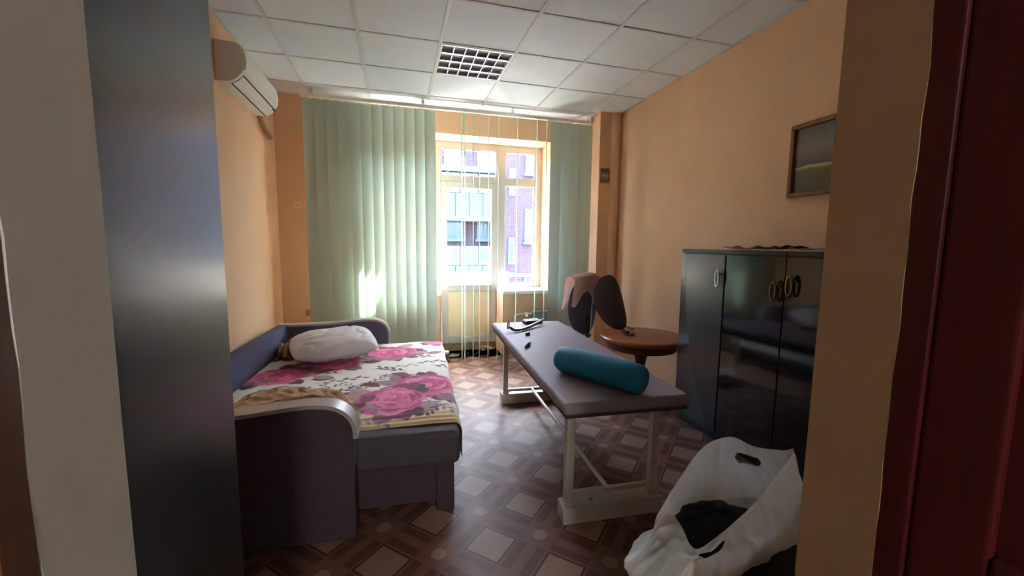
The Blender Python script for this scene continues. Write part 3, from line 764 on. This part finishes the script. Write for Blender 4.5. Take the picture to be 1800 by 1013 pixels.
# things on the couch
bm = bm_lathe(bm_new(), [(0, -.27), (.040, -.268), (.062, -.258), (.073, -.235), (.0745, -.12), (.074, 0), (.0745, .12), (.073, .235), (.062, .258), (.040, .268), (0, .27)], 40)
o = obj('foam_roller', bm, mat('teal_blue_foam', (28, 124, 166), 0.6, spec=0.35, bump=0.04, bscale=80), None, 60)
o.rotation_euler = (R(90), 0, math.atan2(-.235, .45)); o.rotation_euler = (Vector((.235, -.455, 0)).to_track_quat('Z', 'Y')).to_euler()
o.location = (1.012, 1.905, TZ+.0755)
tag(o, 'teal blue foam roller lying on the massage couch', 'roller')
tool = thing('hook_tool', 'dark curved hook tool with a loop end and metal handle on the couch', 'tool', (0, 0, .004))
pts = catmull([(.965, 3.20, TZ+.010), (1.06, 3.27, TZ+.012), (1.17, 3.37, TZ+.022), (1.28, 3.46, TZ+.040)], 6)
obj('handle', bm_tube(bm_new(), pts, [.010+.004*math.sin(i/18*PI) for i in range(len(pts))], 10), mat('tool_steel', (120, 122, 132), 0.3, metal=0.8), tool)
obj('neck', bm_tube(bm_new(), catmull([(.895, 3.23, TZ+.028), (.925, 3.20, TZ+.012), (.968, 3.20, TZ+.010)], 5), [.011]*11, 10), M_dark, tool)
obj('loop', bm_tube(bm_new(), [(.888+.012*math.cos(a)-.006, 3.24+.018*math.cos(a), TZ+.046+.030*math.sin(a)) for a in [2*PI*k/20 for k in range(20)]], .005, 8, True), M_dark, tool)
ph = thing('black_case', 'flat black case with a bit of white paper near the couch end', 'case', (1.19, 3.53, TZ), R(5))
box('body', (-.085, -.05, 0), (.085, .05, .026), M_dark, ph, 0.008); box('lid', (-.078, -.044, .026), (.078, .044, .032), mat('dark_grey_plastic', (60, 62, 70), 0.3), ph, 0.003)
box('paper_slip', (-.02, .0, .032), (.06, .04, .036), M_white, ph)
o = obj('bottle_cap', bm_lathe(bm_new(), [(0, 0), (.019, 0), (.02, .003), (.018, .02), (.012, .024), (0, .024)], 18, (0,0,0)), M_dark, None); o.location = (.995, 3.06, TZ)
tag(o, 'small black cap lying between the hook tool and the tube', 'cap')
tb = thing('small_tube', 'small dark tube with a white cap on the couch edge', 'tube', (.885, 2.72, TZ), R(-32))
obj('body', bm_tube(bm_new(), [(0, -.07, .012), (0, -.02, .014), (0, .03, .013)], [.006, .013, .012], 12), M_dark, tb)
obj('cap', bm_tube(bm_new(), [(0, .03, .013), (0, .062, .013)], .010, 12), M_white, tb)

# ------------------------------------------------------------------ black gloss cabinets
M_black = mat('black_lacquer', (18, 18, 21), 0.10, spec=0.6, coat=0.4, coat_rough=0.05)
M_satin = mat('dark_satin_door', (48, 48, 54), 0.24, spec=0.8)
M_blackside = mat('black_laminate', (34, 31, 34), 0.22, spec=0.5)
M_brass = mat('old_brass', (120, 98, 62), 0.3, metal=0.9)
def ring_handle(parent, y, z, m):
    bm = bm_tube(bm_new(), [(-.028, y+.028*math.cos(a)*.62, z+.058*math.sin(a)) for a in [2*PI*k/28 for k in range(28)]], .0065, 10, True)
    bm_tube(bm, [(0, y-.016, z+.03), (-.028, y-.016, z+.03)], .006, 8)
    obj('handle', bm, m, parent)
def cabinet(y0, y1, label, hs):
    x0 = 2.16
    c = thing('cabinet', label, 'cabinet', (x0, 0, 0), 0, 'black gloss cabinets')
    box('carcass', (.022, y0, .07), (.315, y1-.002, 1.35), M_blackside, c, 0.002, 1)
    box('plinth', (.04, y0+.01, 0), (.30, y1-.01, .07), M_blackside, c)
    box('top_panel', (-.004, y0, 1.35), (.318, y1-.001, 1.378), M_blackside, c, 0.002, 1)
    for k, (ya, yb, hy, tilt) in enumerate(hs):
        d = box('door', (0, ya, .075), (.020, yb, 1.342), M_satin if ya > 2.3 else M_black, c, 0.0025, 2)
        ring_handle(d, hy, 1.18 if k == 0 else 1.14, M_chrome if k == 0 and y0 > 1.5 else M_brass)
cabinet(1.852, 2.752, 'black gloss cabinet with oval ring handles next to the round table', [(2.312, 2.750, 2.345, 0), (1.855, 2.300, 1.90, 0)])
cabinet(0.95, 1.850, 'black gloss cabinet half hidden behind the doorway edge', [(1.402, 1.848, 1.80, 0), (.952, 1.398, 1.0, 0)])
M_paper = mat('brown_paper', (176, 132, 100), 0.8, var=0.2, vscale=12)
M_paper2 = mat('white_paper', (215, 205, 195), 0.8)
def sheet(name, label, cx, cy, w, d, z, rz, m, curl, seed, cat='paper'):
    bm = bm_new()
    def fn(u, v):
        return ((u-.5)*w, (v-.5)*d, .003+curl*(abs(v-.5)*2)**2*(.6+.4*nz(u*3, v*3, seed))+.5*curl*abs(nz(u*2, v*2, seed+4)))
    bm_grid(bm, fn, 12, 16)
    g = bmesh.ops.solidify(bm, geom=bm.faces[:], thickness=.002)
    o = obj(name, bm, m, None, 60); o.location = (cx, cy, z); o.rotation_euler = (0, 0, rz)
    return tag(o, label, cat)
sheet('paper_folder', 'curled brown paper folder on the cabinet nearest its round table end', 2.30, 2.27, .2, .26, 1.380, .1, M_paper, .026, 1, 'folder')
sheet('paper_folder', 'brown folder with raised edge beside the white sheet on the cabinet', 2.31, 2.03, .2, .22, 1.380, -.1, mat('brown_card', (120, 80, 60), 0.7), .03, 5, 'folder')
sheet('paper_sheet', 'white sheet of paper on top of the cabinets', 2.30, 1.80, .19, .2, 1.380, .05, M_paper2, .02, 9)

# ------------------------------------------------------------------ radiator under the sill
M_rad = mat('grey_blue_radiator_paint', (150, 168, 172), 0.45)
rad = thing('radiator', 'grey blue panel radiator under the window sill', 'radiator', (1.62, 4.79, 0))
box('panel', (0, 0, .17), (.66, .03, .56), M_rad, rad, 0.01); box('panel', (0, .06, .17), (.66, .09, .56), M_rad, rad, 0.01); box('top_grille', (0.005, .0, .555), (.655, .09, .568), M_rad, rad, 0.003)
for k in range(11): box('fin', (.03+k*.058, -.008, .2), (.055+k*.058, .0, .53), M_rad, rad, 0.004, 1)
for x in (.1, .55): box('wall_bracket', (x, .085, .3), (x+.04, .125, .34), M_rad, rad)
for x in (.06, .58): box('support_foot', (x, .02, 0), (x+.03, .07, .18), M_rad, rad)
obj('supply_pipe', bm_tube(bm_new(), catmull([(.02, .045, .535), (-.10, .045, .535), (-.20, .045, .52), (-.215, .045, .45), (-.215, .045, 0.0)], 6), .012, 10), M_white, rad)
obj('valve', bm_tube(bm_new(), [(-.10, .045, .535), (-.05, .045, .535)], .02, 12), M_white, rad)
obj('valve_head', bm_tube(bm_new(), [(-.075, .045, .53), (-.075, -.01, .505)], .016, 12), M_white, rad)

# ------------------------------------------------------------------ round wooden table
M_tw = mat('varnished_red_wood', (158, 92, 56), 0.28, var=0.3, vscale=5, stretch=(2, 14, 2), spec=0.5)
rt = thing('round_table', 'round reddish wooden table in the corner behind the cabinet', 'table', (2.115, 3.185, 0))
obj('table_top', bm_lathe(bm_new(), [(0, .552), (.34, .552), (.362, .558), (.372, .572), (.372, .588), (.362, .598), (.345, .6), (0, .6)], 56), M_tw, rt, 30)
obj('apron', bm_lathe(bm_new(), [(.25, .48), (.30, .485), (.305, .552), (.25, .552), (.25, .48)], 40), mat('dark_red_wood', (96, 56, 36), 0.4, var=0.25, vscale=6), rt, 30)
obj('pedestal', bm_lathe(bm_new(), [(0, .10), (.05, .10), (.075, .16), (.06, .24), (.04, .32), (.055, .40), (.10, .46), (.13, .49), (.13, .552), (0, .552)], 28), MATS['dark_red_wood'], rt, 40)
for k in range(4):
    a = PI/4+k*PI/2
    pts = [(.03*math.cos(a), .03*math.sin(a), .17), (.14*math.cos(a), .14*math.sin(a), .13), (.27*math.cos(a), .27*math.sin(a), .03)]
    obj('foot', bm_tube(bm_new(), catmull(pts, 5), [.035-.0012*i for i in range(11)], 10), MATS['dark_red_wood'], rt)

# ------------------------------------------------------------------ office chair with draped cloth, loose backrest on the table
M_chair = mat('dark_slate_fabric', (102, 100, 122), 0.9, var=0.1, vscale=40, bump=0.2, bscale=250, spec=0.2)
M_chair2 = mat('charcoal_brown_fabric', (98, 85, 89), 0.9, var=0.1, vscale=40, bump=0.2, bscale=250, spec=0.2)
def shell(bm, w, hgt, t, M, taper=.25, bulge=.05):
    n = 26
    def side(sg):
        def fn(u, v):
            a = 2*PI*u; r = v
            cx, cz = math.cos(a), math.sin(a)
            e = 2.6
            rad = 1/((abs(cx)**e+abs(cz)**e)**(1/e))
            x, z = cx*rad*r, cz*rad*r
            wx = w/2*(1-taper*max(0, -z)*.9-.10*max(0, z)**2)
            y = sg*t/2*math.sqrt(max(0, 1-r**4)) + bulge*(x*x) - .035*z*z
            return (x*wx, y, z*hgt/2)
        return fn
    t_ = bmesh.new()
    bm_grid(t_, side(1), 40, 14, True); bm_grid(t_, side(-1), 40, 14, True)
    bmesh.ops.remove_doubles(t_, verts=t_.verts[:], dist=.0006)
    join(bm, t_, M)
    return bm
oc = thing('office_chair', 'dark office chair with a cloth thrown over its back beside the radiator', 'chair', (1.80, 3.98, 0), R(16))
B = Matrix.Translation((.0, -.19, .80)) @ Matrix.Rotation(R(7), 4, 'X')
obj('backrest', shell(bm_new(), .38, .63, .085, B, .10, .05), M_chair, oc, 60)
obj('seat', shell(bm_new(), .46, .44, .09, Matrix.Translation((0, .06, .47)) @ Matrix.Rotation(R(90), 4, 'X'), .05, -.02), M_chair, oc, 60)
obj('back_post', bm_tube(bm_new(), catmull([(0, -.02, .43), (0, -.17, .43), (0, -.245, .52), (0, -.235, .70)], 6), .018, 10), M_dark, oc)
obj('gas_column', bm_tube(bm_new(), [(0, .04, .10), (0, .04, .25), (0, .04, .26), (0, .04, .44)], [.028, .028, .018, .018], 14), M_dark, oc)
for k in range(5):
    a = 2*PI*k/5+.3
    lg = obj('base_leg', bm_tube(bm_new(), [(0, .04, .11), (.26*math.cos(a), .04+.26*math.sin(a), .075)], [.024, .016], 8), M_dark, oc)
    obj('caster', bm_tube(bm_new(), [(.26*math.cos(a)-.02*math.sin(a), .04+.26*math.sin(a)+.02*math.cos(a), .03), (.26*math.cos(a)+.02*math.sin(a), .04+.26*math.sin(a)-.02*math.cos(a), .03)], .03, 14), M_dark, lg)
# loose backrest
lb = thing('chair_backrest', 'loose dark oval chair back with metal bracket standing on the round table', 'chair back', (1.925, 3.20, .602), R(14))
obj('padded_shell', shell(bm_new(), .33, .50, .07, Matrix.Translation((-.035, .10, .285)) @ Matrix.Rotation(R(-8), 4, 'Y') @ Matrix.Rotation(R(-17), 4, 'X'), .22, .05), M_chair2, lb, 60)
obj('bracket', bm_tube(bm_new(), catmull([(-.02, .06, .16), (-.005, .02, .06), (.02, -.03, .012), (.10, -.05, .010)], 6), .010, 8), mat('bracket_steel', (150, 148, 150), 0.35, metal=0.8), lb)
obj('bracket_arm', bm_tube(bm_new(), catmull([(0, .04, .10), (.05, .05, .05), (.09, .04, .010)], 6), .008, 8), MATS['bracket_steel'], lb)
obj('adjuster_knob', bm_lathe(bm_new(), [(0, 0), (.018, 0), (.02, .012), (.014, .02), (0, .02)], 14, (.105, .04, 0.0)), M_dark, lb)
# draped cloth
def cloth():
    bm = bm_new()
    def fn(u, v):
        x = (u-.5)*.36
        s_ = (v-.45)*.56
        edge = .45*math.sin(u*10+1)+.5*nz(u*5, v*1.5, 3)
        top = .325-1.6*x*x
        d = abs(s_); lean = .1*(top-d)*0
        hang = max(0, d-.035)*(1+.55*edge)
        fold = (.016*math.sin(u*15)+.012*nz(u*7, v*3, 9))*min(1, d*7)
        if s_ < 0: y = -.062-.02*min(1, d*10)-.02*d-abs(fold)*.9; z = top-hang
        else: y = .052+.01*min(1, d*10)+abs(fold)*.6; z = top-hang
        if d < .035: y = -.062+(s_+.035)/.07*.114; z = top+.012*math.cos(s_/.035*PI/2)
        y += .05*(x/.19)**2
        return (x-.045+.02*nz(u*3, v*3, 1), y-.035*(max(z, 0)/.315)**2, z+.004*nz(u*8, v*8, 7))
    bm_grid(bm, fn, 44, 60)
    bmesh.ops.solidify(bm, geom=bm.faces[:], thickness=.003)
    o = obj('draped_cloth', bm, mat('beige_pink_cloth', (228, 200, 184), 0.9, var=0.08, vscale=20, trans=0.15), None, 180)
    o.matrix_world = Matrix.Translation((1.80, 3.98, 0)) @ Matrix.Rotation(R(16), 4, 'Z') @ B @ Matrix.Translation((0, 0, .0))
    tag(o, 'beige cloth draped over the top of the office chair', 'cloth')
cloth()
o = obj('white_cable', bm_tube(bm_new(), catmull([(1.93, 3.735, .845), (1.885, 3.715, .83), (1.872, 3.70, .74), (1.868, 3.70, .60), (1.86, 3.70, .52), (1.85, 3.72, .505)], 6), .004, 8), M_white, None)
tag(o, 'thin white cable hanging down the dark office chair back', 'cable')
o = obj('grey_cable', bm_tube(bm_new(), catmull([(1.935, 3.73, .84), (1.97, 3.70, .76), (2.03, 3.66, .705), (2.11, 3.60, .665), (2.16, 3.50, .61), (2.17, 3.40, .608)], 6), .005, 8), mat('grey_cable_sheath', (120, 122, 132), 0.5), None)
tag(o, 'grey cable looping from the office chair to the round table', 'cable')

# ------------------------------------------------------------------ clutter by the balcony door
o = obj('tangled_cable', bm_tube(bm_new(), catmull([(.78, 4.98, .006), (.86, 5.02, .03), (.83, 4.93, .008), (.93, 4.95, .03), (.99, 5.03, .05), (1.06, 5.06, .075), (1.12, 5.0, .02), (1.03, 4.93, .01), (.96, 4.90, .008), (1.08, 4.86, .008), (1.2, 4.92, .008), (1.22, 5.02, .01)], 8), .0055, 8), M_dark, None)
tag(o, 'dark tangled cable on the floor before the balcony door', 'cable')
sheet('paper_scrap', 'crumpled cream paper bag on the floor before the balcony door', 1.14, 5.19, .18, .13, .001, .4, mat('cream_card', (214, 196, 160), 0.8), .07, 13)
sheet('paper_scrap', 'torn greyish paper scrap beside the tangled cable', .68, 5.03, .16, .12, .001, 1.2, mat('grey_scrap', (178, 168, 150), 0.8), .02, 21)
jr = thing('plastic_jar', 'small grey jar with a white lid on the floor at the bed end', 'jar', (.545, 4.80, 0))
obj('body', bm_lathe(bm_new(), [(0, 0), (.036, 0), (.04, .006), (.038, .085), (.03, .1), (0, .1)], 24), mat('grey_jar_plastic', (120, 122, 130), 0.4), jr, 40)
obj('lid', bm_lathe(bm_new(), [(0, .1), (.034, .1), (.035, .122), (.028, .128), (0, .128)], 24), M_white, jr, 40)

# ------------------------------------------------------------------ padded stool and white carrier bag
st = thing('padded_stool', 'round dark padded stool under the white carrier bag', 'stool', (1.08, .92, 0))
obj('cushion', bm_lathe(bm_new(), [(0, .375), (.19, .375), (.213, .39), (.218, .415), (.205, .44), (.16, .458), (.08, .466), (0, .468)], 44), mat('dark_brown_leatherette', (44, 30, 26), 0.5), st, 60)
obj('seat_ring', bm_lathe(bm_new(), [(0, .345), (.19, .345), (.195, .36), (.19, .376), (0, .376)], 40), M_dark, st, 40)
for k in range(4):
    a = PI/4+k*PI/2
    obj('leg', bm_tube(bm_new(), [(.16*math.cos(a), .16*math.sin(a), .35), (.2*math.cos(a), .2*math.sin(a), 0)], [.016, .014], 10), M_dark, st)
obj('foot_ring', bm_tube(bm_new(), [(.184*math.cos(2*PI*k/32), .184*math.sin(2*PI*k/32), .14) for k in range(32)], .008, 8, True), M_dark, st)

def carrier_bag():
    # rim, belly and foot outlines of the slumped bag (metres)
    rings = [[Vector(p) for p in L] for L in [[(0.714, 0.8, 0.637), (0.7723, 0.79, 0.6655), (0.8552, 0.8, 0.7057), (0.9788, 0.83, 0.7551), (1.1257, 0.89, 0.8005), (1.1868, 0.98, 0.7468), (1.149, 1.05, 0.7282), (1.0915, 1.09, 0.7504), (0.9968, 1.1, 0.7289), (0.8719, 1.04, 0.6948), (0.7501, 0.95, 0.6633), (0.7231, 0.86, 0.648)], [(0.6787, 0.79, 0.6152), (0.7462, 0.77, 0.6138), (0.8445, 0.77, 0.6303), (0.9804, 0.8, 0.639), (1.1637, 0.88, 0.6241), (1.3149, 1.0, 0.5403), (1.3414, 1.1, 0.4719), (1.2217, 1.16, 0.4536), (1.0425, 1.16, 0.4726), (0.8546, 1.1, 0.4821), (0.7129, 0.99, 0.5202), (0.6725, 0.88, 0.5521)], [(0.6413, 0.8, 0.5379), (0.7353, 0.78, 0.5334), (0.8601, 0.8, 0.542), (1.0283, 0.85, 0.5182), (1.2117, 0.92, 0.475), (1.3236, 1.0, 0.475), (1.3183, 1.09, 0.475), (1.188, 1.14, 0.475), (0.9777, 1.13, 0.475), (0.7804, 1.08, 0.475), (0.6294, 0.98, 0.475), (0.6238, 0.88, 0.475)]]]
    cen = Vector((.97, .97, .472))
    bot = [p.lerp(cen, .35) for p in rings[2]]
    for p in bot: p.z = .472
    ctrl = rings[:1] + [[a.lerp(b, .5) for a, b in zip(rings[0], rings[1])]] + rings[1:] + [bot, [p.lerp(cen, .9) for p in bot]]
    for p in ctrl[-1]: p.z = .470
    # push the half-way ring outwards a little
    per, rows = 34, 30
    loops = [catmull(c, per, True) for c in ctrl]
    n = len(loops[0]); grid = []
    for i in range(n):
        col = catmull([lp[i] for lp in loops], rows)
        grid.append(col)
    m = len(grid[0]); bm = bm_new(); V = []
    for i in range(n):
        r = []
        for j in range(m):
            p = grid[i][j]; k = min(1, j/6)
            a = i/n*2*PI
            s = .55+.45*k
            d = Vector((nz(p.x*7, p.y*7, p.z*6), nz(p.x*7+5, p.y*7, p.z*6), nz(p.x*7, p.y*7+7, p.z*6)*.6))*.010*s
            d += Vector((nz(p.x*30, p.y*30, p.z*14), nz(p.x*30+5, p.y*30, p.z*14), 0))*.0022*s
            th = 2*PI*i/n; out = Vector((p.x-cen.x, p.y-cen.y, 0)).normalized()
            r1 = abs(nz(math.cos(th)*3.2, math.sin(th)*3.2, j/m*2.2)); r2 = abs(nz(math.cos(th)*6+4, math.sin(th)*6, j/m*5))
            d += out*(.022*(r1-.2)+.012*(r2-.2))*k
            q = p+d
            if j > m-rows*1.2: q.z = max(q.z, .468)
            r.append(bm.verts.new(q))
        V.append(r)
    def slot(cp, j, path, half):       # punched hand hole, given along the rim (cp) and down the film (j)
        a, b = path[0][0], path[-1][0]
        if not a <= cp <= b: return False
        t = (cp-a)/(b-a); e = math.sqrt(max(0, 1-abs(2*t-1)**6))
        for (c0, j0), (c1, j1) in zip(path[:-1], path[1:]):
            if c0 <= cp <= c1: return abs(j-(j0+(j1-j0)*(cp-c0)/(c1-c0))) < half*e
        return False
    for i in range(n):
        for j in range(m-1):
            k = (i+1) % n; cp = i/per
            if slot(cp, j, [(6.05, 15.5), (6.4, 18), (6.92, 18)], 4.6): continue
            if slot(cp, j, [(.34, 25), (.45, 29), (.62, 35), (.82, 37.5), (1.0, 34), (1.2, 27.5), (1.37, 23)], 6.8): continue
            bm.faces.new((V[i][j], V[k][j], V[k][j+1], V[i][j+1]))
    M_bag = mat('white_carrier_plastic', (226, 222, 214), 0.32, spec=0.5, trans=0.35)
    bg_ = thing('carrier_bag', 'white plastic carrier bag gaping open on the stool', 'bag', (.97, .97, .47))
    o = obj('bag_film', bm, M_bag, bg_, 180, M=Matrix.Translation((-.97, -.97, -.47)))
    # dark garment inside
    bm = bm_new()
    def lump(u, v):
        a = 2*PI*u; ph = v*PI
        r = 1+.13*nz(math.cos(a)*2, math.sin(a)*2, ph*2)+.06*nz(math.cos(a)*5, math.sin(a)*5, ph*4)
        return Vector((.915+.135*r*math.sin(ph)*math.cos(a), .94+.105*r*math.sin(ph)*math.sin(a), .545+.07*r*math.cos(ph)))
    bm_grid(bm, lump, 48, 26, True); bmesh.ops.remove_doubles(bm, verts=bm.verts[:], dist=.0005)
    tag(obj('dark_garment', bm, mat('black_cloth', (20, 18, 24), 0.9), None, 180), 'bundled black cloth inside the open carrier bag', 'clothing')
carrier_bag()
